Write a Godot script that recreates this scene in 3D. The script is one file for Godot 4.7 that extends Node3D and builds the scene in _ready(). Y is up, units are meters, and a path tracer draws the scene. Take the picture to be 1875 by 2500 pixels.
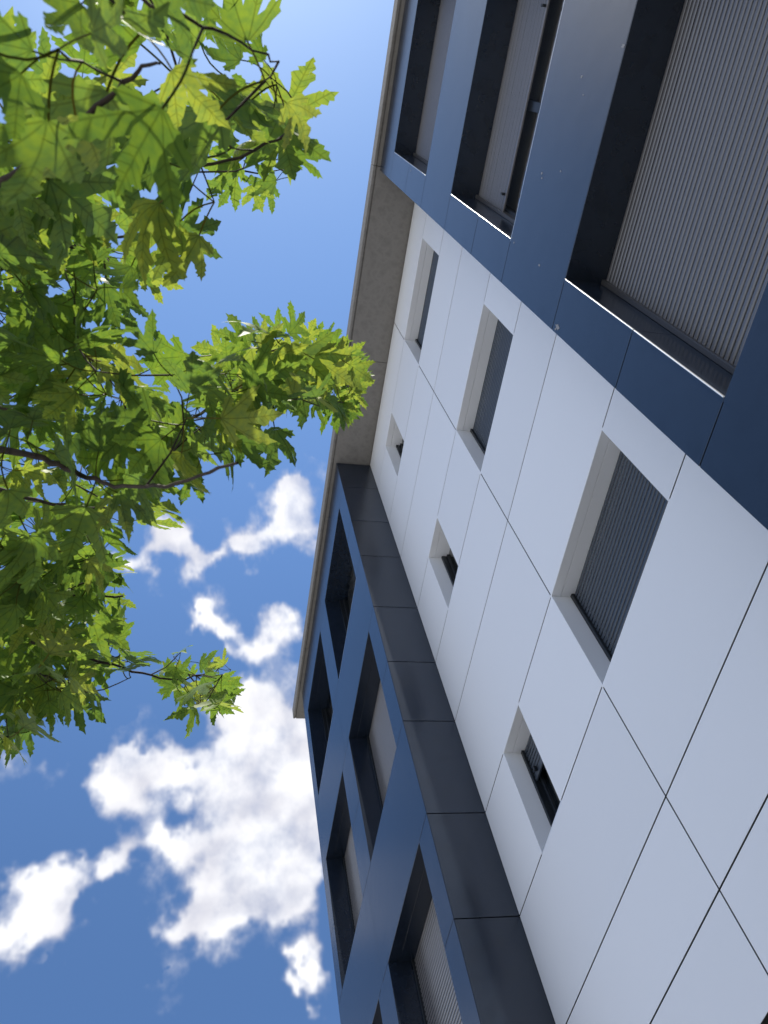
extends Node3D
# A street facade seen steeply from below, with maple branches overhead.
# x runs from the camera towards the facade, y up, -z along the facade ("f" below is metres along it).

const F_PX := 2085.54                       # focal length of the photograph in its own pixels
const EYE := Vector3(0, 1.6, 0)
const CAM_X := Vector3(0.97400837, -0.16061652, 0.15971863)
const CAM_Y := Vector3(-0.06216019, 0.48851963, 0.87033596)
const CAM_Z := Vector3(-0.21781601, -0.85764264, 0.46583826)
const SUN_TO := Vector3(-0.03, 0.970, 0.24)

const ADDED_CLOUD := Vector3(-0.389, 0.918, 0.08)  # unseen cloud, added so the blue panels mirror something bright

const WALL_X := 2.80                        # white wall
const BOX_X := 2.237                        # projecting dark volumes
const TOP := 14.12
const ROWS := [3.617, 4.182, 4.812, 5.79, 6.858, 8.065, 9.025, 10.085, 11.268, 12.225, 13.275, 14.12]

var rng := RandomNumberGenerator.new()
var boxes := {}
var M := {}

func _ready() -> void:
	rng.seed = 41
	setup_view()
	setup_materials()
	setup_ground()
	build_house()
	build_tree()

# ---------------------------------------------------------------- view, sky, sun

func setup_view() -> void:
	var cam := Camera3D.new()
	cam.name = "camera"
	add_child(cam)
	cam.transform = Transform3D(Basis(CAM_X, CAM_Y, CAM_Z).orthonormalized(), EYE)
	cam.near = 0.05
	cam.far = 2000.0
	var lens := CameraAttributesPhysical.new()
	lens.frustum_focal_length = 30.03
	lens.frustum_focus_distance = 8.0
	lens.exposure_aperture = 12.0
	lens.frustum_near = 0.05
	lens.frustum_far = 2000.0
	cam.attributes = lens
	cam.fov = 61.874
	cam.current = true
	var sun := DirectionalLight3D.new()
	sun.name = "sun"
	add_child(sun)
	sun.look_at_from_position(SUN_TO * 50.0, Vector3.ZERO, Vector3(0, 0, 1))
	sun.light_energy = 1.5
	sun.light_color = Color(1.0, 0.97, 0.92)
	sun.light_angular_distance = 0.5
	sun.shadow_enabled = true
	var env := Environment.new()
	env.background_mode = Environment.BG_SKY
	env.tonemap_mode = Environment.TONE_MAPPER_LINEAR
	env.tonemap_exposure = 1.45
	env.sdfgi_enabled = true
	env.ssao_enabled = true
	env.ssil_enabled = true
	var sky := Sky.new()
	var pan := PanoramaSkyMaterial.new()
	pan.panorama = ImageTexture.create_from_image(sky_image())
	sky.sky_material = pan
	env.sky = sky
	var we := WorldEnvironment.new()
	we.name = "environment"
	we.environment = env
	add_child(we)

const CLOUDS := [[-7.7, 57.0, 0.90, 1], [-4.6, 57.9, 1.17, 1], [-2.2, 57.9, 1.31, 1], [1.3, 57.6, 1.06, 1], [3.7, 57.5, 0.67, 1], [-3.6, 59.9, 1.18, 1], [-1.4, 59.0, 1.06, 1], [7.9, 59.1, 1.35, 1], [11.2, 60.0, 1.50, 1], [14.9, 61.1, 1.64, 1], [15.8, 58.9, 1.50, 1], [12.8, 61.8, 0.95, 1], [6.3, 58.4, 0.94, 1], [2.4, 53.8, 1.11, 1], [0.9, 54.0, 0.68, 1], [4.0, 53.2, 0.74, 1], [2.0, 54.6, 0.58, 1], [5.9, 52.1, 1.01, 1], [8.0, 51.5, 1.1, 0.8], [9.9, 52.2, 1.2, 0.9], [10.4, 50.0, 1.3, 0.6], [8.9, 53.7, 0.64, 0.8], [11.8, 53.4, 0.86, 1], [6.1, 47.6, 1.75, 0.9], [9.9, 46.9, 2.34, 1], [4.6, 46.2, 2.04, 1], [8.2, 44.7, 2.93, 1], [11.0, 43.7, 2.55, 1], [9.9, 40.9, 2.97, 1], [5.9, 42.4, 2.24, 1], [1.7, 44.0, 1.49, 1], [-1.1, 44.3, 1.48, 1], [-3.1, 44.3, 1.34, 1], [-4.8, 44.2, 1.09, 1], [-6.7, 43.5, 1.14, 1], [-3.5, 42.6, 1.32, 1], [-0.7, 40.6, 1.43, 1], [-3.4, 39.5, 1.40, 1], [-4.6, 39.0, 0.97, 1], [1.9, 40.2, 2.04, 1], [5.8, 39.1, 2.17, 1], [9.3, 38.3, 2.17, 1], [2.1, 36.1, 1.61, 1], [1.0, 35.4, 1.13, 1], [4.5, 36.2, 1.97, 1], [6.9, 36.4, 1.76, 1], [10.3, 36.3, 1.54, 1], [-10.3, 37.7, 0.83, 1], [-8.6, 37.7, 0.93, 1], [-6.8, 38.1, 0.94, 1], [-8.4, 36.0, 1.34, 1], [-10.4, 35.4, 1.49, 1], [-6.7, 36.5, 1.06, 1], [-10.4, 34.2, 0.94, 1], [11.1, 33.7, 0.83, 1], [10.2, 32.3, 1.08, 1], [10.8, 31.2, 0.85, 1], [9.3, 32.0, 0.63, 1], [-13.3, 43.8, 1.03, 0.5], [-11.1, 43.7, 0.70, 0.45], [0.4, 31.3, 0.81, 0.35], [-10.2, 32.9, 0.45, 0.4], [0.6, 42.2, 0.9, -0.35], [3.8, 52.8, 0.66, 0.35], [-0.9, 49.3, 1.28, 0.35], [7.8, 48.6, 1.05, 0.3]]

var fluff := FastNoiseLite.new()
var shape := FastNoiseLite.new()
var sun_dir := Vector3.UP

func sky_dir(az: float, el: float) -> Vector3:
	return Vector3(sin(az) * cos(el), sin(el), -cos(az) * cos(el))

func cloud_field(d: Vector3, az: float, el: float) -> float:
	# known clouds between 30 and 63 degrees up in the street's direction, scattered ones everywhere else
	var f := 0.0
	if absf(az) < 0.5 and el > 0.45 and el < 1.2:
		var wx := fluff.get_noise_3d(d.x * 130.0 + 50.0, d.y * 130.0, d.z * 130.0)
		var wy := fluff.get_noise_3d(d.x * 130.0, d.y * 130.0 + 80.0, d.z * 130.0)
		var azd := rad_to_deg(az) + wx * 2.6
		var eld := rad_to_deg(el) + wy * 2.2
		for c in CLOUDS:
			var dx: float = (azd - c[0]) * cos(el)
			var dy: float = eld - c[1]
			var q: float = (dx * dx + dy * dy) / (c[2] * c[2])
			if q < 7.0:
				f += c[3] * exp(-q)
		f = minf(f, 1.25)
	var away := smoothstep(0.24, 0.42, absf(az)) if el > 0.45 else smoothstep(0.52, 0.40, el)
	away = maxf(away, smoothstep(0.52, 0.40, el))
	if away > 0.0:
		var s := d / maxf(d.y, 0.12)
		var n := shape.get_noise_2d(s.x * 90.0 + 31.0, s.z * 90.0 - 12.0)
		var calm := smoothstep(0.75, 0.40, el)
		f = lerpf(f, clampf(n * 3.4 + 0.15, 0.0, 1.3) * calm, away)
	var hc := acos(clampf(d.dot(ADDED_CLOUD), -1.0, 1.0))
	f += 1.15 * exp(-pow(hc / 0.13, 2.0))
	return f

func sky_color(d: Vector3, el: float, field: float) -> Color:
	var t := clampf(el / (PI / 2), 0.0, 1.0)
	var lo := Vector3(0.68, 0.79, 0.98)
	var mid := Vector3(0.064, 0.138, 0.315)
	var hi := Vector3(0.092, 0.205, 0.475)
	var c := lo.lerp(mid, smoothstep(0.0, 0.34, t)) if t < 0.34 else mid.lerp(hi, smoothstep(0.34, 0.85, t))
	var a := acos(clampf(d.dot(sun_dir), -1, 1))
	c += Vector3(0.34, 0.36, 0.34) * exp(-pow(a / 0.26, 2.0)) + Vector3(0.10, 0.115, 0.13) * exp(-pow(a / 0.62, 2.0))
	if field > 0.02:
		var k := d * (1.0 / maxf(d.y, 0.2))
		var n := fluff.get_noise_3d(d.x * 100.0, d.y * 100.0, d.z * 100.0)
		var dens := field * 1.06 + n * (1.0 - 0.5 * smoothstep(0.6, 1.2, field)) - 0.40
		var cov := smoothstep(-0.06, 1.1, dens)
		if cov > 0.0:
			var g := shape.get_noise_3d(d.x * 330.0 + 7.0, d.y * 330.0, d.z * 330.0)
			var thick := smoothstep(0.35, 1.0, dens)
			var white := Vector3(0.50, 0.52, 0.60).lerp(Vector3(0.76, 0.76, 0.78), thick)
			var grey := clampf(0.32 + g * 1.5 + n * -0.7, 0.0, 1.0) * 0.55
			white = white.lerp(Vector3(0.42, 0.42, 0.49), grey)
			c = c.lerp(white, cov)
	return Color(c.x, c.y, c.z)

func sky_image() -> Image:
	sun_dir = SUN_TO.normalized()
	fluff.seed = 5
	fluff.noise_type = FastNoiseLite.TYPE_SIMPLEX_SMOOTH
	fluff.frequency = 0.12
	fluff.fractal_octaves = 6
	fluff.fractal_gain = 0.58
	shape.seed = 9
	shape.noise_type = FastNoiseLite.TYPE_SIMPLEX_SMOOTH
	shape.frequency = 0.03
	shape.fractal_octaves = 3
	var w := 1024
	var h := 512
	var img := Image.create(w, h, false, Image.FORMAT_RGBAF)
	img.fill(Color(0.30, 0.30, 0.29))
	for y in h / 2 + 2:
		var el := PI / 2 - (y + 0.5) / h * PI
		for x in w:
			var az := (x + 0.5) / w * TAU
			if az > PI:
				az -= TAU
			var d := sky_dir(az, el)
			img.set_pixel(x, y, sky_color(d, el, cloud_field(d, az, el)))
	img.resize(w * 4, h * 4, Image.INTERPOLATE_BILINEAR)
	# the same sky again at full sharpness where the clouds stand highest
	var big := Vector2i(w * 4, h * 4)
	var gx := 250
	var gy := 190
	var grid := PackedFloat32Array()
	grid.resize(gx * gy)
	for j in gy:
		for i in gx:
			var az := lerpf(-0.45, 0.45, i / float(gx - 1))
			var el := lerpf(0.47, 1.15, j / float(gy - 1))
			grid[j * gx + i] = cloud_field(sky_dir(az, el), az, el)
	for y in range(int((PI / 2 - 1.15) / PI * big.y) + 1, int((PI / 2 - 0.47) / PI * big.y) - 1):
		var el := PI / 2 - (y + 0.5) / big.y * PI
		var v := (el - 0.47) / 0.68 * (gy - 1)
		var j := clampi(int(v), 0, gy - 2)
		for xx in range(-290, 290):
			var az := (xx + 0.5) / big.x * TAU
			var u := (az + 0.45) / 0.9 * (gx - 1)
			var i := clampi(int(u), 0, gx - 2)
			var f0 := lerpf(grid[j * gx + i], grid[j * gx + i + 1], u - i)
			var f1 := lerpf(grid[j * gx + gx + i], grid[j * gx + gx + i + 1], u - i)
			img.set_pixel(posmod(xx, big.x), y, sky_color(sky_dir(az, el), el, lerpf(f0, f1, v - j)))
	return img

# ---------------------------------------------------------------- helpers

func lin(r: float, g: float, b: float) -> Color:
	return Color(r, g, b).linear_to_srgb()

func mat(called: String, color: Color, rough: float, metal := 0.0, spec := 0.5) -> StandardMaterial3D:
	var m := StandardMaterial3D.new()
	m.resource_name = called
	m.albedo_color = color
	m.roughness = rough
	m.metallic = metal
	m.metallic_specular = spec
	M[called] = m
	return m

func noise_tex(size: int, freq: float, octaves: int, sd: int, ramp: Gradient = null, as_normal := false, bump := 1.0) -> NoiseTexture2D:
	var n := FastNoiseLite.new()
	n.seed = sd
	n.frequency = freq
	n.fractal_octaves = octaves
	n.noise_type = FastNoiseLite.TYPE_SIMPLEX_SMOOTH
	var t := NoiseTexture2D.new()
	t.width = size
	t.height = size
	t.seamless = true
	t.noise = n
	t.as_normal_map = as_normal
	t.bump_strength = bump
	if ramp:
		t.color_ramp = ramp
	return t

func ramp(stops: Array) -> Gradient:
	var g := Gradient.new()
	var o := PackedFloat32Array()
	var c := PackedColorArray()
	for s in stops:
		o.append(s[0])
		c.append(s[1])
	g.offsets = o
	g.colors = c
	return g

func world_map(m: StandardMaterial3D, scale: float) -> void:
	m.uv1_triplanar = true
	m.uv1_world_triplanar = true
	m.uv1_scale = Vector3.ONE * scale

func tri(st: SurfaceTool, a: Vector3, b: Vector3, c: Vector3, n: Vector3) -> void:
	if (b - a).cross(c - a).dot(n) > 0.0:
		var t := b
		b = c
		c = t
	for v in [a, b, c]:
		st.set_normal(n)
		st.add_vertex(v)

func quad(st: SurfaceTool, a: Vector3, b: Vector3, c: Vector3, d: Vector3, n: Vector3) -> void:
	tri(st, a, b, c, n)
	tri(st, a, c, d, n)

func chamfered(size: Vector3, bevel: float) -> ArrayMesh:
	var key := [size.snapped(Vector3.ONE * 0.0005), bevel]
	if boxes.has(key):
		return boxes[key]
	var st := SurfaceTool.new()
	st.begin(Mesh.PRIMITIVE_TRIANGLES)
	var h := size / 2
	var b := minf(bevel, minf(h.x, minf(h.y, h.z)) * 0.6)
	for ax in 3:
		var u := (ax + 1) % 3
		var w := (ax + 2) % 3
		for s in [-1.0, 1.0]:
			var n := Vector3.ZERO
			n[ax] = s
			var q := []
			for k in [[-1, -1], [1, -1], [1, 1], [-1, 1]]:
				var p := Vector3.ZERO
				p[ax] = s * h[ax]
				p[u] = k[0] * (h[u] - b)
				p[w] = k[1] * (h[w] - b)
				q.append(p)
			quad(st, q[0], q[1], q[2], q[3], n)
			if b > 0.0:
				for s2 in [-1.0, 1.0]:      # the bevel between this face and the next axis' face
					var n2 := Vector3.ZERO
					n2[ax] = s
					n2[u] = s2
					var e := []
					for k in [-1.0, 1.0]:
						var p := Vector3.ZERO
						p[ax] = s * h[ax]
						p[u] = s2 * (h[u] - b)
						p[w] = k * (h[w] - b)
						e.append(p)
						var r := Vector3.ZERO
						r[ax] = s * (h[ax] - b)
						r[u] = s2 * h[u]
						r[w] = k * (h[w] - b)
						e.append(r)
					quad(st, e[0], e[1], e[3], e[2], n2.normalized())
	if b > 0.0:
		for sx in [-1.0, 1.0]:
			for sy in [-1.0, 1.0]:
				for sz in [-1.0, 1.0]:
					var s := Vector3(sx, sy, sz)
					tri(st, s * Vector3(h.x, h.y - b, h.z - b), s * Vector3(h.x - b, h.y, h.z - b), s * Vector3(h.x - b, h.y - b, h.z), s.normalized())
	var m := st.commit()
	boxes[key] = m
	return m

func part(called: String, mesh: Mesh, m: Material, parent: Node, at := Vector3.ZERO) -> MeshInstance3D:
	var o := MeshInstance3D.new()
	o.name = called
	o.mesh = mesh
	o.material_override = m
	parent.add_child(o, true)
	o.position = at
	return o

# a box given by its two x, two heights and two distances along the facade
func block(called: String, x0: float, x1: float, y0: float, y1: float, f0: float, f1: float, m: Material, parent: Node, bevel := 0.0015) -> MeshInstance3D:
	var size := Vector3(absf(x1 - x0), absf(y1 - y0), absf(f1 - f0))
	return part(called, chamfered(size, bevel), m, parent, Vector3((x0 + x1) / 2, (y0 + y1) / 2, -(f0 + f1) / 2))

func tag(o: Node, label := "", category := "", kind := "") -> void:
	if label:
		o.set_meta("label", label)
	if category:
		o.set_meta("category", category)
	if kind:
		o.set_meta("kind", kind)

# point at a given distance in the direction of a photograph pixel
func at_px(px: float, py: float, dist: float) -> Vector3:
	var d := CAM_X * (px - 937.5) - CAM_Y * (py - 1250.0) - CAM_Z * F_PX
	return EYE + d.normalized() * dist

func to_px(p: Vector3) -> Vector2:
	var q := p - EYE
	var z := -q.dot(CAM_Z)
	if z < 0.05:
		return Vector2(-9999, -9999)
	return Vector2(937.5 + q.dot(CAM_X) / z * F_PX, 1250.0 - q.dot(CAM_Y) / z * F_PX)

# ---------------------------------------------------------------- materials

func setup_materials() -> void:
	var waves := noise_tex(512, 0.012, 3, 21, null, true, 3.0)
	for k in 3:                                   # coated white sheet, three batches
		var v: float = [0.0, 0.018, -0.018][k]
		var m := mat("white_coating_%d" % k, lin(0.80 + v, 0.825 + v, 0.86 + v), 0.42, 0.0, 0.5)
		m.normal_enabled = true
		m.normal_texture = waves
		m.normal_scale = 0.05
		world_map(m, 0.45)
	var grime := noise_tex(512, 0.02, 4, 33, ramp([[0.0, Color(0.86, 0.86, 0.86)], [0.5, Color(1, 1, 1)], [1.0, Color(0.94, 0.94, 0.95)]]))
	for k in 3:                                   # blue-grey glossy sheet
		var v: float = [1.0, 1.08, 0.93][k]
		var m := mat("blue_coating_%d" % k, lin(0.012 * v, 0.020 * v, 0.036 * v), 0.24, 0.0, 0.6)
		m.albedo_texture = grime
		m.normal_enabled = true
		m.normal_texture = waves
		m.normal_scale = 0.05
		world_map(m, 0.45)
	mat("rail", lin(0.10, 0.10, 0.105), 0.38, 0.4)
	mat("grey_shutter", lin(0.150, 0.150, 0.162), 0.30, 0.25, 0.7)
	mat("blue_shutter", lin(0.042, 0.056, 0.078), 0.34, 0.1, 0.55)
	mat("edge_metal", lin(0.85, 0.85, 0.84), 0.3, 0.5)
	mat("frame_dark", lin(0.010, 0.013, 0.017), 0.4)
	mat("cavity", lin(0.27, 0.265, 0.255), 0.95)
	mat("curtain", lin(0.72, 0.72, 0.74), 0.9)
	var glass := mat("glass", Color(0.05, 0.07, 0.07, 0.35), 0.02)
	glass.transparency = BaseMaterial3D.TRANSPARENCY_ALPHA
	var c := mat("concrete", lin(0.24, 0.235, 0.225), 0.9, 0.0, 0.35)
	c.albedo_texture = noise_tex(1024, 0.009, 6, 77, ramp([[0.0, Color(0.86, 0.85, 0.84)], [0.35, Color(0.93, 0.92, 0.91)], [0.6, Color(0.97, 0.96, 0.95)], [1.0, Color(0.88, 0.87, 0.86)]]))
	c.heightmap_enabled = true
	c.heightmap_texture = noise_tex(512, 0.05, 5, 13)
	c.heightmap_scale = 0.12
	c.detail_enabled = true
	c.detail_blend_mode = BaseMaterial3D.BLEND_MODE_MUL
	c.detail_uv_layer = BaseMaterial3D.DETAIL_UV_1
	# pores and pour marks: mostly white, some small dark specks
	c.detail_albedo = noise_tex(1024, 0.06, 3, 55, ramp([[0.0, Color(0.62, 0.61, 0.60)], [0.07, Color(0.85, 0.84, 0.84)], [0.14, Color(1, 1, 1)], [1.0, Color(1, 1, 1)]]))
	world_map(c, 0.6)
	var p := mat("paving", lin(0.51, 0.51, 0.51), 0.9)
	p.albedo_texture = noise_tex(512, 0.03, 5, 3, ramp([[0.0, Color(0.75, 0.75, 0.75)], [1.0, Color(1, 1, 1)]]))
	world_map(p, 0.5)
	var a := mat("dark_strip", lin(0.06, 0.06, 0.062), 0.95)  # for the added strip before the facade, dark to bounce little light
	a.albedo_texture = p.albedo_texture
	world_map(a, 0.7)
	var e := mat("earth", lin(0.22, 0.21, 0.15), 1.0)
	e.albedo_texture = p.albedo_texture
	world_map(e, 0.2)
	var k := mat("bark", lin(0.085, 0.062, 0.048), 0.9)
	k.albedo_texture = noise_tex(256, 0.04, 4, 8, ramp([[0.0, Color(0.5, 0.5, 0.5)], [1.0, Color(1, 1, 1)]]))
	world_map(k, 6.0)
	mat("dropping", lin(0.22, 0.23, 0.25), 0.8)

# ---------------------------------------------------------------- ground

func setup_ground() -> void:
	var g := part("ground", chamfered(Vector3(900, 0.3, 900), 0.0), M.earth, self, Vector3(0, -0.27, 0))
	tag(g, "", "", "structure")
	var s := part("pavement", chamfered(Vector3(44.0, 0.3, 160), 0.01), M.paving, self, Vector3(-12.0, -0.15, 0))
	tag(s, "", "", "structure")
	var r := part("added_dark_strip", chamfered(Vector3(4.6, 0.05, 159), 0.0), M.dark_strip, self, Vector3(0.56, -0.020, 0))  # added unseen dark strip; cuts light bounced up to eaves and window heads
	tag(r, "", "", "structure")

# ---------------------------------------------------------------- the building

var house: Node3D

func white() -> Material:
	return M["white_coating_%d" % rng.randi_range(0, 2)]

func blue() -> Material:
	return M["blue_coating_%d" % rng.randi_range(0, 2)]

const GAP := 0.006

func front_panel(called: String, x: float, y0: float, y1: float, f0: float, f1: float, m: Material, g0 := GAP, g1 := GAP) -> void:
	var g := GAP if called == "white_panel" else 0.004
	block(called, x, x + 0.003, y0 + g, y1 - g, f0 + g0, f1 - g1, m, house, 0.0007)

func slat_mesh(length: float, pitch: float, bulge: float) -> ArrayMesh:
	var key := ["slat", snappedf(length, 0.001), pitch, bulge]
	if boxes.has(key):
		return boxes[key]
	var st := SurfaceTool.new()
	st.begin(Mesh.PRIMITIVE_TRIANGLES)
	slat_into(st, length, pitch, bulge, Vector3.ZERO)
	var m := st.commit()
	boxes[key] = m
	return m

func slat_into(st: SurfaceTool, length: float, pitch: float, bulge: float, at: Vector3) -> void:
	var h := pitch - 0.008
	var pts := []
	var nor := []
	for k in 7:
		var t := k / 6.0 * 2.0 - 1.0
		pts.append(Vector2(-bulge * (1.0 - t * t), t * h / 2))
		nor.append(Vector2(-1.0, 4.0 * bulge * t / h).normalized())
	var l := length / 2
	for k in 6:
		var a: Vector2 = pts[k]
		var b: Vector2 = pts[k + 1]
		var na: Vector2 = nor[k]
		var nb: Vector2 = nor[k + 1]
		var q := [Vector3(a.x, a.y, -l), Vector3(a.x, a.y, l), Vector3(b.x, b.y, l), Vector3(b.x, b.y, -l)]
		var n := [Vector3(na.x, na.y, 0), Vector3(na.x, na.y, 0), Vector3(nb.x, nb.y, 0), Vector3(nb.x, nb.y, 0)]
		for i in ([0, 1, 2, 0, 2, 3] if (q[1] - q[0]).cross(q[2] - q[0]).dot(n[0]) < 0 else [0, 2, 1, 0, 3, 2]):
			st.set_normal(n[i])
			st.add_vertex(q[i] + at)
	var a0: Vector2 = pts[0]
	var a1: Vector2 = pts[6]
	quad(st, Vector3(a0.x, a0.y, -l) + at, Vector3(a0.x, a0.y, l) + at, Vector3(a1.x, a1.y, l) + at, Vector3(a1.x, a1.y, -l) + at, Vector3(1, 0, 0))

# A recessed window: linings from the panel plane x0 back to xb, a frame with glass, and a roller shutter let down to height `down`
func window(x0: float, xb: float, y0: float, y1: float, f0: float, f1: float, lining: Material, slat: Material, down: float, each: bool, trim: bool, look: String) -> Node3D:
	var w := Node3D.new()
	w.name = "window"
	house.add_child(w, true)
	tag(w, look)
	var t := 0.02
	var xe := xb + 0.10
	var xm := lerpf(x0, xb, 0.42)
	var pieces := [[x0 + 0.001, xm], [xm + 0.003, xe]] if not trim else [[x0 + 0.001, xe]]
	for p in pieces:
		block("head_lining", p[0], p[1], y1, y1 + t, f0 - t, f1 + t, lining, w, 0.001)
	var ym := lerpf(y0, y1, 0.475)
	var levels := [[y0, ym - 0.002], [ym + 0.002, y1]] if trim else [[y0, y1]]
	for p in levels:
		block("jamb_lining", x0 + 0.001, xe, p[0], p[1], f1, f1 + t, lining, w, 0.001)
		block("jamb_lining", x0 + 0.001, xe, p[0], p[1], f0 - t, f0, lining, w, 0.001)
	block("sill", x0 + 0.001, xe, y0 - t, y0, f0 - t, f1 + t, M.edge_metal if down > y0 + 0.06 else lining, w, 0.002)
	for s in [0, 1]:                              # guide rails of the shutter
		var fa: float = f1 - 0.032 if s == 1 else f0
		block("guide_rail", xb - 0.030, xb + 0.035, y0, y1, fa, fa + 0.032, M.rail if trim else M.frame_dark, w, 0.003)
	block("back_board", xe - 0.005, xe + 0.012, y0 - t, y1 + t, f0 - t, f1 + t, M.cavity, w, 0.0)
	if trim:                                      # bare folded edge of the far jamb
		for p in levels:
			block("edge_trim", x0 - 0.003, x0 + 0.010, p[0] + 0.004, p[1] - 0.004, f1 - 0.004, f1 + 0.002, M.edge_metal, w, 0.001)
	var pitch := 0.046
	var len := f1 - f0 - 0.02
	var fm := -(f0 + f1) / 2
	if down < y1 - 0.05:
		var n := int((y1 - down) / pitch)
		if each:
			for k in n:
				var sl := part("slat", slat_mesh(len, pitch, 0.0065), slat, w, Vector3(xb + rng.randf_range(-0.0006, 0.0006), y1 - pitch * (k + 0.5), fm))
				sl.rotation.z = rng.randf_range(-0.012, 0.012)
		else:
			var st := SurfaceTool.new()
			st.begin(Mesh.PRIMITIVE_TRIANGLES)
			for k in n:
				slat_into(st, len, pitch, 0.0065, Vector3(0, -pitch * (k + 0.5), 0))
			var o := part("shutter_slats", st.commit(), slat, w, Vector3(xb, y1, fm))
			tag(o, "", "", "stuff")
		var yb := y1 - pitch * n
		if down > y0 + 0.06:
			block("bottom_bar", xb - 0.010, xb + 0.008, yb - 0.035, yb - 0.001, f0 + 0.012, f1 - 0.012, slat, w, 0.003)
			for fk in ([f1 - 0.17, f0 + 0.17] if f1 - f0 > 0.8 else [f1 - 0.12]):
				block("stop_peg", xb - 0.040, xb - 0.006, yb - 0.005, yb + 0.045, fk - 0.010, fk + 0.010, M.frame_dark, w, 0.004)
	if down > y0 + 0.06:
		var xg := xb + 0.030
		block("frame", xg, xe - 0.006, y0, y0 + 0.06, f0 + 0.032, f1 - 0.032, M.frame_dark, w, 0.003)
		block("frame", xg, xe - 0.006, y0 + 0.06, y1, f0, f0 + 0.06, M.frame_dark, w, 0.003)
		block("frame", xg, xe - 0.006, y0 + 0.06, y1, f1 - 0.06, f1, M.frame_dark, w, 0.003)
		if f1 - f0 > 1.0:
			block("frame", xg, xe - 0.006, y0 + 0.06, y1, (f0 + f1) / 2 - 0.04, (f0 + f1) / 2 + 0.04, M.frame_dark, w, 0.003)
		block("pane", xg + 0.022, xg + 0.028, y0 + 0.05, y1 - 0.002, f0 + 0.062, f1 - 0.062, M.glass, w, 0.0)
	return w

func build_house() -> void:
	house = Node3D.new()
	house.name = "office_building"
	add_child(house)
	tag(house, "modern four storey building with white panels, dark blue projecting bays and concrete eaves", "building")
	# structure behind the cladding, a ventilated gap in front of it
	block("wall", 3.30, 9.0, 0.0, 14.13, -9.0, 10.78, M.cavity, house, 0.0)
	block("plinth", 2.86, 3.25, 0.0, ROWS[0] - 0.015, -9.0, 10.80, M.concrete, house, 0.004)
	# white wall: two bays of panels between the dark volumes
	for i in ROWS.size() - 1:
		var y0: float = ROWS[i]
		var y1: float = ROWS[i + 1]
		var glazed: bool = i in [3, 6, 9]
		if glazed:
			front_panel("white_panel", WALL_X, y0, y1, 1.41, 2.08, white(), GAP, 0.0)
			front_panel("white_panel", WALL_X, y0, y1, 3.516, 4.636, white(), GAP, 0.0)
			front_panel("white_panel", WALL_X, y0, y1, 5.19, 5.94, white(), 0.0, GAP)
		else:
			front_panel("white_panel", WALL_X, y0, y1, 1.41, 3.516, white())
			front_panel("white_panel", WALL_X, y0, y1, 3.516, 5.94, white())
		front_panel("white_panel", WALL_X, y0, y1, -6.2, -3.47, white())
		front_panel("white_panel", WALL_X, y0, y1, -9.0, -6.2, white())
	for i in [3, 6, 9]:
		var y0: float = ROWS[i] + 0.006
		var y1: float = ROWS[i + 1] - 0.004
		window(WALL_X, 2.99, y0, y1, 2.08, 3.511, white(), M.blue_shutter, y0, true, false, "wide recessed window with its dark blue shutter let down")
		var down: float = {3: 6.50, 6: 10.06, 9: 13.25}[i]
		window(WALL_X, 2.99, y0, y1, 4.636, 5.19, white(), M.blue_shutter, down, true, false, "small square recessed window with dark glass")
	# dark volumes
	volume(-3.46, 1.406, [[-3.12, -1.33], [-0.72, 1.071]], -1.03, true)
	volume(5.94, 10.83, [[6.313, 8.10], [8.712, 10.495]], 8.41, false)
	roof()
	stains()

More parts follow.
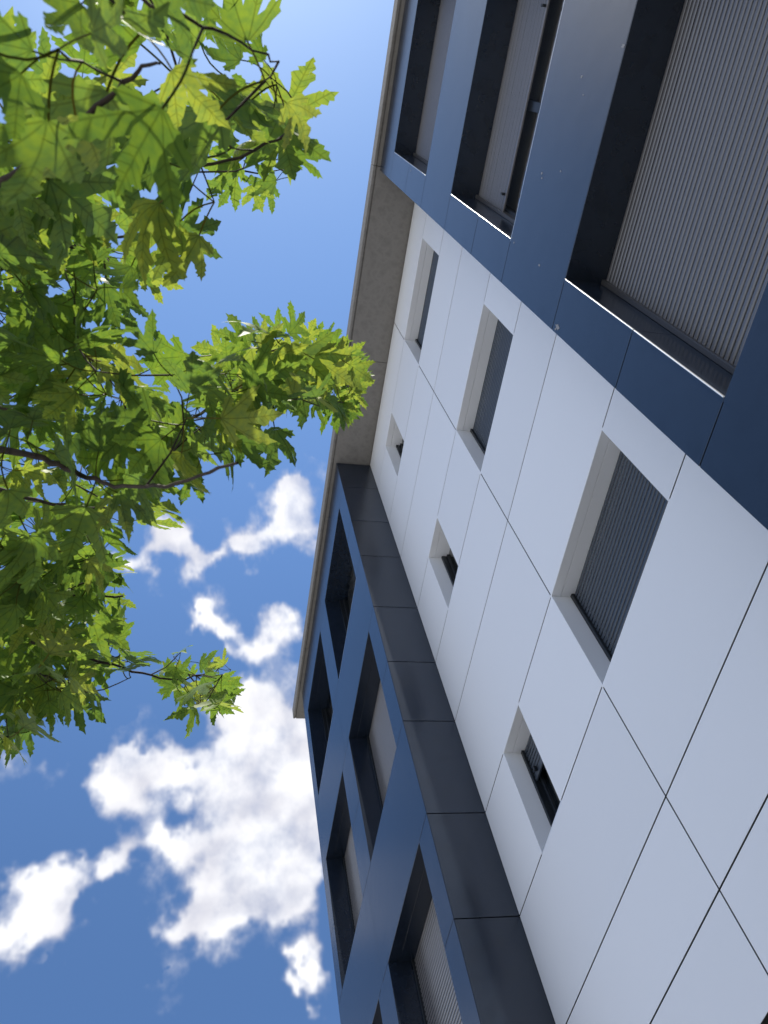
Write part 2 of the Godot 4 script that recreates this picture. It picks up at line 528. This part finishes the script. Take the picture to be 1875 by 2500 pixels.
func volume(fa: float, fb: float, holes: Array, seam: float, near: bool) -> void:
	var y_low: float = ROWS[0]
	for i in ROWS.size() - 1:
		var y0: float = ROWS[i]
		var y1: float = ROWS[i + 1]
		if i in [2, 3, 5, 6, 8, 9]:
			front_panel("blue_panel", BOX_X, y0, y1, fa, holes[0][0], blue(), 0.0, 0.0)
			front_panel("blue_panel", BOX_X, y0, y1, holes[0][1], holes[1][0], blue(), 0.0, 0.0)
			front_panel("blue_panel", BOX_X, y0, y1, holes[1][1], fb, blue(), 0.0, 0.0)
		else:
			front_panel("blue_panel", BOX_X, y0, y1, fa, seam, blue(), 0.0, 0.002)
			front_panel("blue_panel", BOX_X, y0, y1, seam, fb, blue(), 0.002, 0.0)
		for f in [fa, fb]:                        # the short side walls of the volume
			var inward: float = 0.006 if f == fa else -0.006
			block("side_panel", BOX_X + 0.005, WALL_X + 0.03, y0 + 0.005, y1 - 0.005, f, f + inward, blue(), house)
	block("soffit_panel", BOX_X + 0.001, WALL_X + 0.06, y_low - 0.03, y_low + 0.002, fa + 0.001, fb - 0.001, M.blue_coating_0, house)
	block("inner_wall", 2.86, 3.29, y_low, 14.1, fa + 0.05, fb - 0.05, M.cavity, house, 0.0)
	for k in 3:
		var y0: float = ROWS[[2, 5, 8][k]] + 0.006
		var y1: float = ROWS[[4, 7, 10][k]] - 0.004
		for j in 2:
			var down := y0
			if near and k == 1:
				down = 9.22
			if not near and k == 2:
				down = y1
			var each := near and k < 2 and j == 1
			var look := "tall recessed window with its grey slatted shutter let down"
			if near and k == 1:
				look = "tall recessed window with its shutter half lowered over dark glass"
			elif not near and k == 2:
				look = "tall recessed window with its shutter raised above dark glass"
			var w := window(BOX_X, 2.515, y0, y1, holes[j][0], holes[j][1], M.blue_coating_0, M.grey_shutter, down, each, near, look)
			if not near and k == 2:               # pale curtains drawn to the sides behind the glass
				for c in [holes[j][0] + 0.12, holes[j][1] - 0.30]:
					for n in 4:
						block("curtain", 2.592, 2.603, y0 + 0.07, y1 - 0.9, c + n * 0.045, c + n * 0.045 + 0.03, M.curtain, w, 0.004)

func roof() -> void:
	var y := 14.138
	var prof := PackedVector2Array([Vector2(2.150, y), Vector2(2.178, y), Vector2(2.180, y + 0.018), Vector2(2.198, y + 0.018), Vector2(2.200, y), Vector2(9.2, y), Vector2(9.2, y + 0.26), Vector2(2.152, y + 0.26), Vector2(2.143, y + 0.251), Vector2(2.143, y + 0.007)])
	var cuts := [-9.4, -7.07, -4.26, -1.45, 1.36, 4.17, 6.98, 9.79, 11.49]
	for i in cuts.size() - 1:
		var f0: float = cuts[i] + 0.004
		var f1: float = cuts[i + 1] - 0.004
		var st := SurfaceTool.new()
		st.begin(Mesh.PRIMITIVE_TRIANGLES)
		for k in prof.size():
			var a := prof[k]
			var b := prof[(k + 1) % prof.size()]
			var e := b - a
			quad(st, Vector3(a.x, a.y, -f0), Vector3(b.x, b.y, -f0), Vector3(b.x, b.y, -f1), Vector3(a.x, a.y, -f1), Vector3(e.y, -e.x, 0).normalized())
		var idx := Geometry2D.triangulate_polygon(prof)
		for side in [f0, f1]:
			for k in range(0, idx.size(), 3):
				tri(st, Vector3(prof[idx[k]].x, prof[idx[k]].y, -side), Vector3(prof[idx[k + 1]].x, prof[idx[k + 1]].y, -side), Vector3(prof[idx[k + 2]].x, prof[idx[k + 2]].y, -side), Vector3(0, 0, 1.0 if side == f0 else -1.0))
		part("roof_slab", st.commit(), M.concrete, house)

# bird droppings and scuffs on the near volume, small uneven splats
func stains() -> void:
	for s in [[6.778, 1.362, 0.030], [6.80, 1.385, 0.012], [7.724, 0.547, 0.014], [7.70, 0.575, 0.010], [7.409, -0.08, 0.014], [7.311, 0.02, 0.009], [6.885, -0.264, 0.018], [7.379, 0.485, 0.010], [12.083, 1.133, 0.016], [7.351, 1.101, 0.015], [7.974, 1.078, 0.012]]:
		var st := SurfaceTool.new()
		st.begin(Mesh.PRIMITIVE_TRIANGLES)
		var n := 14
		var pts := []
		for k in n:
			var r: float = s[2] * rng.randf_range(0.35, 1.0)
			pts.append(Vector3(0, r * sin(k * TAU / n) * 1.5, r * cos(k * TAU / n) * 0.8))
		for k in n:
			tri(st, Vector3.ZERO, pts[k], pts[(k + 1) % n], Vector3(-1, 0, 0))
		part("dropping", st.commit(), M.dropping, house, Vector3(BOX_X - 0.0012, s[0], -s[1]))

# ---------------------------------------------------------------- the maple

const HALF := [[0.0, 1.0], [0.035, 0.93], [0.065, 0.905], [0.055, 0.86], [0.105, 0.835], [0.13, 0.79], [0.10, 0.755], [0.165, 0.725], [0.20, 0.67], [0.145, 0.625], [0.125, 0.56], [0.105, 0.48], [0.095, 0.40], [0.17, 0.46], [0.24, 0.535], [0.285, 0.545], [0.30, 0.60], [0.36, 0.60], [0.385, 0.665], [0.44, 0.665], [0.56, 0.75], [0.535, 0.665], [0.57, 0.60], [0.505, 0.555], [0.525, 0.49], [0.445, 0.44], [0.435, 0.38], [0.34, 0.335], [0.27, 0.275], [0.21, 0.21], [0.28, 0.215], [0.345, 0.25], [0.39, 0.275], [0.41, 0.225], [0.50, 0.23], [0.425, 0.155], [0.42, 0.09], [0.32, 0.085], [0.265, 0.02], [0.17, 0.03], [0.08, -0.015], [0.012, 0.0]]
const STALK := 0.55

func bend(p: Vector2, droop: float, cup: float, twist: float) -> Vector3:
	var r := p.length()
	var z := -droop * r * r + cup * absf(p.x) * (0.6 + 0.4 * r) - 0.5 * cup * p.x * p.x
	z += 0.05 * sin(p.x * 9.0 + twist * 7.0) * r + 0.03 * sin(p.y * 11.0 + twist * 3.0) * absf(p.x)
	return Vector3(p.x, p.y * (1.0 - 0.25 * droop * r), z + twist * p.x * p.y)

func leaf_mesh(sd: int) -> ArrayMesh:
	var r := RandomNumberGenerator.new()
	r.seed = sd
	var droop := r.randf_range(0.05, 0.9)
	var cup := r.randf_range(-0.3, 0.65)
	var twist := r.randf_range(-0.3, 0.3)
	var wide := r.randf_range(0.82, 1.08)
	var poly := PackedVector2Array()
	for side in [1.0, -1.0]:
		var pts := HALF.duplicate()
		if side < 0:
			pts.reverse()
			pts.pop_back()
		var turn := [0.0, r.randf_range(-0.14, 0.10), r.randf_range(-0.12, 0.12)]
		var long := [r.randf_range(0.92, 1.06), r.randf_range(0.86, 1.1), r.randf_range(0.75, 1.1)]
		for i in pts.size():
			var q0: Array = pts[i]
			var at := i if side > 0 else HALF.size() - 1 - i
			var lobe := 0 if at < 13 else (1 if at < 30 else 2)
			var mix: float = 1.0 - clampf(absf(at - [3.0, 20.5, 34.0][lobe]) / 9.5, 0.0, 1.0)
			var v0 := Vector2(q0[0], q0[1])
			v0 = v0.rotated(turn[lobe] * mix) * lerpf(1.0, long[lobe], mix)
			var q := [maxf(v0.x, 0.0), v0.y]
			var jit := Vector2(r.randf_range(-0.012, 0.012), r.randf_range(-0.012, 0.012))
			poly.append(Vector2(side * q[0] * wide, q[1]) + (jit if q[0] > 0.05 else Vector2.ZERO))
	# extra points along the main veins let the blade curve
	var idx := Geometry2D.triangulate_polygon(poly)
	if idx.is_empty():
		return leaf_mesh(sd + 500)
	var st := SurfaceTool.new()
	st.begin(Mesh.PRIMITIVE_TRIANGLES)
	var cut := []
	for k in range(0, idx.size(), 3):
		cut.append([poly[idx[k]], poly[idx[k + 1]], poly[idx[k + 2]]])
	for pass_ in 2:                               # split long triangles so that the blade bends smoothly
		var next := []
		for t in cut:
			var a: Vector2 = t[0]
			var b: Vector2 = t[1]
			var c: Vector2 = t[2]
			var l := [a.distance_to(b), b.distance_to(c), c.distance_to(a)]
			var m: float = l.max()
			if m < 0.22:
				next.append(t)
			elif m == l[0]:
				next.append([a, (a + b) / 2, c])
				next.append([(a + b) / 2, b, c])
			elif m == l[1]:
				next.append([a, b, (b + c) / 2])
				next.append([a, (b + c) / 2, c])
			else:
				next.append([a, b, (c + a) / 2])
				next.append([(c + a) / 2, b, c])
		cut = next
	for t in cut:
		var q := []
		var nn := []
		for p in t:
			var v := bend(p, droop, cup, twist)
			var dx := bend(p + Vector2(0.02, 0), droop, cup, twist) - v
			var dy := bend(p + Vector2(0, 0.02), droop, cup, twist) - v
			q.append(v + Vector3(0, STALK, 0))
			nn.append(dx.cross(dy).normalized())
		var order := [0, 1, 2]
		if (q[1] - q[0]).cross(q[2] - q[0]).dot(nn[0]) > 0:
			order = [0, 2, 1]
		for i in order:
			st.set_normal(nn[i])
			st.set_uv(Vector2(t[i].x * 0.8 + 0.5, 1.0 - (t[i].y * 0.9 + 0.06)))
			st.add_vertex(q[i])
	# the stalk, a thin three-sided tube; it takes the colour of the veins
	var arc := r.randf_range(0.02, 0.12)
	for k in 4:
		var y0 := STALK * k / 4.0
		var y1 := STALK * (k + 1) / 4.0
		var c0 := Vector3(0, y0, -arc * sin(PI * y0 / STALK))
		var c1 := Vector3(0, y1, -arc * sin(PI * y1 / STALK))
		for j in 3:
			var u := Vector3(cos(j * TAU / 3), 0, sin(j * TAU / 3)) * 0.013
			var v := Vector3(cos((j + 1) * TAU / 3), 0, sin((j + 1) * TAU / 3)) * 0.013
			var n := (u + v).normalized()
			for w in [c0 + u, c0 + v, c1 + v, c0 + u, c1 + v, c1 + u]:
				st.set_normal(n)
				st.set_uv(Vector2(0.02, 0.02))
				st.add_vertex(w)
	return st.commit()

func leaf_texture() -> ImageTexture:
	var s := 256
	var img := Image.create(s, s, false, Image.FORMAT_RGB8)
	var n := FastNoiseLite.new()
	n.seed = 4
	n.frequency = 0.03
	n.fractal_octaves = 4
	var veins := [[Vector2(0, 0), Vector2(0, 1.0)], [Vector2(0, 0), Vector2(0.55, 0.74)], [Vector2(0, 0), Vector2(-0.55, 0.74)], [Vector2(0, 0), Vector2(0.49, 0.23)], [Vector2(0, 0), Vector2(-0.49, 0.23)]]
	for k in range(1, 6):
		var y := 0.42 + 0.09 * k
		for sx in [-1.0, 1.0]:
			veins.append([Vector2(0, y - 0.08), Vector2(sx * 0.16, y + 0.02)])
			var q: float = 0.30 + 0.13 * k
			var c := Vector2(sx * 0.55, 0.74) * q
			veins.append([c, c + Vector2(sx * 0.10, -0.02)])
			veins.append([c, c + Vector2(sx * -0.02, 0.11)])
	for y in s:
		for x in s:
			var p := Vector2((x + 0.5) / s - 0.5, (1.0 - (y + 0.5) / s - 0.06) / 0.9)
			p.x /= 0.8
			var d := 9.0
			for k in veins.size():
				var q := Geometry2D.get_closest_point_to_segment(p, veins[k][0], veins[k][1])
				d = minf(d, p.distance_to(q) * (1.0 if k < 5 else 1.7))
			var v := 1.0 - 0.17 * smoothstep(0.016, 0.004, d)
			var g := n.get_noise_2d(x, y) * 0.16
			var c := Color(v * (0.93 + g), v * (0.93 + g * 0.6), v * (0.90 - g * 0.4))
			if x < 12 and y < 12:
				c = Color(0.78, 0.66, 0.55)
			img.set_pixel(x, y, c)
	return ImageTexture.create_from_image(img)

func tube(st: SurfaceTool, pts: Array, radii: Array, sides: int) -> void:
	var rings := []
	for i in pts.size():
		var d: Vector3 = (pts[mini(i + 1, pts.size() - 1)] - pts[maxi(i - 1, 0)]).normalized()
		var u := d.cross(Vector3(0.31, 0.2, 0.93)).normalized()
		var v := d.cross(u)
		var ring := []
		for k in sides:
			var a := k * TAU / sides
			ring.append(u * cos(a) + v * sin(a))
		rings.append(ring)
	for i in pts.size() - 1:
		for k in sides:
			var k2 := (k + 1) % sides
			var n := [rings[i][k], rings[i][k2], rings[i + 1][k2], rings[i + 1][k]]
			var q := [pts[i] + n[0] * radii[i], pts[i] + n[1] * radii[i], pts[i + 1] + n[2] * radii[i + 1], pts[i + 1] + n[3] * radii[i + 1]]
			var order := [0, 1, 2, 0, 2, 3]
			if (q[1] - q[0]).cross(q[2] - q[0]).dot(n[0]) > 0:
				order = [0, 2, 1, 0, 3, 2]
			for o in order:
				st.set_normal(n[o])
				st.add_vertex(q[o])

func smooth_line(pts: Array, radii: Array, steps: int, wobble: float) -> Array:
	var out_p := []
	var out_r := []
	for i in pts.size() - 1:
		var a: Vector3 = pts[maxi(i - 1, 0)]
		var b: Vector3 = pts[i]
		var c: Vector3 = pts[i + 1]
		var d: Vector3 = pts[mini(i + 2, pts.size() - 1)]
		var step := b.distance_to(c)
		a = b + (a - b).limit_length(step)
		d = c + (d - c).limit_length(step)
		for k in steps:
			var t := k / float(steps)
			var w := Vector3(rng.randf_range(-1, 1), rng.randf_range(-1, 1), rng.randf_range(-1, 1)) * wobble * (0.0 if k == 0 else 1.0)
			out_p.append(b.cubic_interpolate(c, a, d, t) + w)
			out_r.append(lerpf(radii[i], radii[i + 1], t) * rng.randf_range(0.92, 1.08))
	out_p.append(pts[-1])
	out_r.append(radii[-1])
	return [out_p, out_r]

# crown outline seen from where the photographer stands, in pixels of the photograph
const CROWN := [[-420, -120], [510, -120], [520, -40], [590, 40], [690, 90], [770, 120], [790, 200], [800, 290], [800, 390], [730, 450], [650, 480], [560, 520], [545, 590], [490, 620], [470, 700], [330, 700], [310, 760], [345, 850], [430, 870], [520, 840], [640, 800], [780, 790], [855, 815], [885, 900], [870, 990], [750, 1030], [640, 975], [590, 1010], [670, 1100], [640, 1170], [540, 1170], [520, 1230], [460, 1260], [330, 1280], [250, 1330], [285, 1400], [310, 1450], [290, 1500], [340, 1580], [350, 1650], [300, 1700], [190, 1730], [130, 1720], [95, 1790], [0, 1830], [-420, 1800]]
const SPRAY := [[400, 1590], [440, 1570], [480, 1640], [540, 1600], [575, 1650], [560, 1720], [520, 1740], [455, 1740], [400, 1690]]
const DEPTHS := [[100, 100, 0.9], [400, 100, 0.72], [650, 150, 1.1], [780, 350, 1.5], [650, 430, 1.6], [300, 350, 0.9], [100, 500, 1.6], [450, 620, 1.7], [150, 800, 1.7], [300, 900, 1.6], [600, 850, 2.3], [830, 880, 2.4], [500, 1050, 1.5], [620, 1130, 1.1], [250, 1150, 1.6], [400, 1230, 1.3], [100, 1300, 1.9], [200, 1480, 2.5], [300, 1650, 2.6], [80, 1750, 2.5], [500, 1660, 2.7]]
# limbs: pixel x, pixel y, distance, radius in millimetres
const LIMBS := [
	[[-300, 640, 1.15, 9], [0, 445, 1.05, 6.5], [170, 325, 1.0, 5.5], [300, 200, 0.98, 4], [390, 155, 0.95, 2]],
	[[-300, 560, 1.75, 14], [0, 508, 1.7, 10], [110, 485, 1.65, 8], [330, 430, 1.6, 6], [520, 400, 1.55, 4.5], [700, 330, 1.5, 3]],
	[[-300, 760, 1.9, 14], [0, 655, 1.8, 9], [120, 620, 1.75, 6], [280, 580, 1.75, 4], [430, 560, 1.7, 3]],
	[[-300, 960, 2.3, 18], [95, 1015, 2.2, 11], [270, 1043, 2.2, 9], [420, 1050, 2.25, 7], [560, 960, 2.3, 5], [700, 900, 2.35, 4], [830, 880, 2.4, 2.5]],
	[[-300, 1060, 1.9, 14], [70, 1110, 1.7, 9], [180, 1150, 1.6, 7], [280, 1190, 1.5, 5], [430, 1180, 1.3, 4], [580, 1130, 1.15, 3]],
	[[-300, 1120, 2.3, 14], [0, 1195, 2.1, 8], [130, 1232, 2.0, 5], [260, 1240, 1.9, 3]],
	[[-300, 1380, 2.6, 15], [0, 1418, 2.5, 9], [110, 1452, 2.45, 7], [300, 1455, 2.5, 4]],
	[[-300, 1470, 2.75, 16], [0, 1542, 2.65, 9], [125, 1580, 2.6, 7], [300, 1630, 2.65, 5.5], [430, 1660, 2.7, 4], [500, 1645, 2.72, 2.5]],
	[[-300, 1640, 2.75, 12], [0, 1648, 2.6, 6], [115, 1650, 2.55, 4], [210, 1690, 2.5, 2.5]],
	[[-300, -140, 1.3, 8], [60, -60, 1.15, 5], [300, -20, 0.95, 3], [520, 70, 0.95, 2.2], [680, 150, 1.2, 1.5]]]

func crown_depth(p: Vector2) -> float:
	var sw := 0.0
	var s := 0.0
	for c in DEPTHS:
		var q := 1.0 / (pow(Vector2(c[0], c[1]).distance_to(p), 2.5) + 4000.0)
		sw += q
		s += q * c[2]
	return s / sw

func build_tree() -> void:
	var tree := Node3D.new()
	tree.name = "maple_tree"
	add_child(tree)
	var foot := Vector3(-3.1, 0, -1.1)
	tree.position = foot
	tag(tree, "maple tree with deeply lobed bright green leaves reaching over towards the building", "tree")
	# trunk and the limbs that leave it
	var st := SurfaceTool.new()
	st.begin(Mesh.PRIMITIVE_TRIANGLES)
	var tp := smooth_line([Vector3(0, -0.05, 0), Vector3(0.03, 0.25, 0), Vector3(0.02, 1.3, 0.03), Vector3(-0.03, 2.4, 0.0), Vector3(0.05, 3.6, -0.1), Vector3(0.0, 5.2, 0.05), Vector3(0.1, 6.6, 0.0)], [0.17, 0.12, 0.105, 0.095, 0.07, 0.045, 0.015], 5, 0.006)
	tube(st, tp[0], tp[1], 14)
	part("trunk", st.commit(), M.bark, tree)
	var nodes: Array[Vector3] = []
	var li := 0
	for limb in LIMBS:
		var pts := []
		var rad := []
		var first := at_px(limb[0][0], limb[0][1], limb[0][2]) - foot
		var h := clampf(first.y - 0.7 - 0.10 * li, 1.7, 3.4)
		pts.append(Vector3(0, h, 0))
		rad.append(0.030)
		pts.append(Vector3(first.x * 0.5, lerpf(h, first.y, 0.62), first.z * 0.5))
		rad.append(limb[0][3] * 0.0014)
		for q in limb:
			pts.append(at_px(q[0], q[1], q[2]) - foot)
			rad.append(q[3] * 0.00068)
		var line := smooth_line(pts, rad, 6, 0.004)
		var s2 := SurfaceTool.new()
		s2.begin(Mesh.PRIMITIVE_TRIANGLES)
		tube(s2, line[0], line[1], 8)
		part("branch", s2.commit(), M.bark, tree)
		for k in range(13, line[0].size()):
			nodes.append(line[0][k])
		li += 1
	var fixed := nodes.size()
	# buds: points where a pair or two of leaves sit
	var crown := PackedVector2Array()
	for c in CROWN:
		crown.append(Vector2(c[0], c[1]))
	var inner := Geometry2D.offset_polygon(crown, -14.0)[0]
	var outer := Geometry2D.offset_polygon(crown, 42.0)[0]
	crown = Geometry2D.offset_polygon(crown, 12.0)[0]
	var spray := PackedVector2Array()
	for c in SPRAY:
		spray.append(Vector2(c[0], c[1]))
	var fresh: Array[Vector3] = []
	var tries := 0
	var covered := 0.0
	var want := 2.0e6 * 2.45
	while covered < want and tries < 60000:
		tries += 1
		var p := Vector2(rng.randf_range(-420, 880), rng.randf_range(-120, 1840))
		if rng.randf() < 0.10:
			p = Vector2(rng.randf_range(480, 900), rng.randf_range(770, 1050))
		if rng.randf() < 0.10:
			p = Vector2(rng.randf_range(-100, 370), rng.randf_range(1300, 1830))
		if rng.randf() < 0.04:
			p = Vector2(rng.randf_range(400, 580), rng.randf_range(1570, 1750))
		if not (Geometry2D.is_point_in_polygon(p, inner) or Geometry2D.is_point_in_polygon(p, spray)):
			continue
		var base := crown_depth(p)
		var d := base * (rng.randf_range(0.92, 1.2) if rng.randf() < 0.65 else rng.randf_range(1.2, 1.7))
		if rng.randf() > pow(d / 3.4, 2.0) + 0.02:
			continue
		fresh.append(at_px(p.x, p.y, d) - foot)
		covered += 4.0 * 0.33 * pow(0.115 * F_PX / d, 2.0)
	# grow twigs: each bud joins the nearest wood already there
	var near: Array[int] = []
	var gap: Array[float] = []
	for p in fresh:
		var bi := 0
		var bd := 1e9
		for k in fixed:
			var d := p.distance_squared_to(nodes[k])
			if d < bd:
				bd = d
				bi = k
		near.append(bi)
		gap.append(bd)
	var open := []
	for i in fresh.size():
		open.append(i)
	var twigs := SurfaceTool.new()
	twigs.begin(Mesh.PRIMITIVE_TRIANGLES)
	var buds := []
	while open.size():
		var best := 0
		for k in range(1, open.size()):
			if gap[open[k]] < gap[open[best]]:
				best = k
		var i: int = open[best]
		open.remove_at(best)
		if gap[i] > 0.12:
			continue
		var half := to_px(foot + fresh[i].lerp(nodes[near[i]], 0.5))
		if not (Geometry2D.is_point_in_polygon(half, crown) or Geometry2D.is_point_in_polygon(half, spray) or half.distance_to(Vector2(380, 1640)) < 40.0):
			continue
		var p := fresh[i]
		var q := nodes[near[i]]
		var out := (p - q)
		var len := out.length()
		var mid := q.lerp(p, 0.5) + Vector3(rng.randf_range(-0.08, 0.08), rng.randf_range(-0.10, 0.02), rng.randf_range(-0.08, 0.08)) * len
		var r0 := 0.0012 + minf(0.003, len * 0.006)
		tube(twigs, [q, q.lerp(mid, 0.6), mid, mid.lerp(p, 0.55) + Vector3(0, -0.01, 0) * len, p], [r0, r0 * 0.9, r0 * 0.8, r0 * 0.7, 0.0010], 5)
		nodes.append(p)
		buds.append([p, out.normalized()])
		for k in open:
			var d := fresh[k].distance_squared_to(p)
			if d < gap[k]:
				gap[k] = d
				near[k] = nodes.size() - 1
	tag(part("twigs", twigs.commit(), M.bark, tree), "", "", "stuff")
	# leaves
	var tex := leaf_texture()
	var greens := []
	for k in 5:
		var c: Vector3 = [Vector3(0.255, 0.375, 0.10), Vector3(0.175, 0.285, 0.09), Vector3(0.33, 0.43, 0.115), Vector3(0.215, 0.34, 0.085), Vector3(0.40, 0.475, 0.13)][k]
		var m := mat("leaf_%d" % k, lin(c.x, c.y, c.z), 0.55, 0.0, 0.35)
		m.albedo_texture = tex
		m.backlight_enabled = true
		m.backlight = lin(0.95, 1.0, 0.45)
		m.cull_mode = BaseMaterial3D.CULL_DISABLED
		greens.append(m)
	var shapes := []
	for k in 14:
		shapes.append(leaf_mesh(100 + k))
	var leaves := []
	for b in buds:
		var p: Vector3 = b[0]
		var away: Vector3 = b[1]
		var turn := rng.randf() * TAU
		var many := rng.randi_range(3, 5)
		for k in many:
			var a := turn + k * PI / 2 + rng.randf_range(-0.4, 0.4)
			if k >= 2:
				a += 0.5
			var tip := Vector3(cos(a), rng.randf_range(-0.75, 0.25), sin(a)) + away * 0.55
			tip = tip.normalized()
			var up := Vector3(rng.randfn(0, 0.5), 1.0, rng.randfn(0, 0.5))
			var side := tip.cross(up).normalized()
			up = side.cross(tip).normalized()
			var size := rng.randf_range(0.068, 0.14)
			var xf := Transform3D(Basis(side * size, tip * size, up * size), p)
			var mid := to_px(foot + p + tip * size * (STALK + 0.45))
			if not (Geometry2D.is_point_in_polygon(mid, crown) or Geometry2D.is_point_in_polygon(mid, spray)):
				continue
			var end := to_px(foot + p + tip * size * (STALK + 1.0))
			if not (Geometry2D.is_point_in_polygon(end, outer) or Geometry2D.is_point_in_polygon(mid, spray)):
				continue
			var dist := (foot + p - EYE).length()
			if dist < 0.5:
				continue
			var seen := size / dist
			if mid.x < -60 or mid.y < -60:
				seen *= 0.01
			leaves.append([seen, xf, rng.randi_range(0, 13), [0, 1, 2, 3, 0, 1, 3, 4][rng.randi_range(0, 7)]])
	leaves.sort_custom(func(x, y): return x[0] > y[0])
	var rest := {}
	for i in leaves.size():
		var l: Array = leaves[i]
		if i < 300:
			var o := part("leaf", shapes[l[2]], greens[l[3]], tree)
			o.transform = l[1]
		else:
			var key := [l[2], l[3]]
			if not rest.has(key):
				rest[key] = []
			rest[key].append(l[1])
	if rest.size():
		var all := SurfaceTool.new()
		var am := ArrayMesh.new()
		for k in 5:
			all = SurfaceTool.new()
			all.begin(Mesh.PRIMITIVE_TRIANGLES)
			var any := false
			for key in rest:
				if key[1] == k:
					for xf in rest[key]:
						all.append_from(shapes[key[0]], 0, xf)
						any = true
			if any:
				all.set_material(greens[k])
				all.commit(am)
		var f := MeshInstance3D.new()
		f.name = "foliage"
		f.mesh = am
		tree.add_child(f, true)
		tag(f, "", "", "stuff")
	print("buds ", buds.size(), " leaves ", leaves.size())
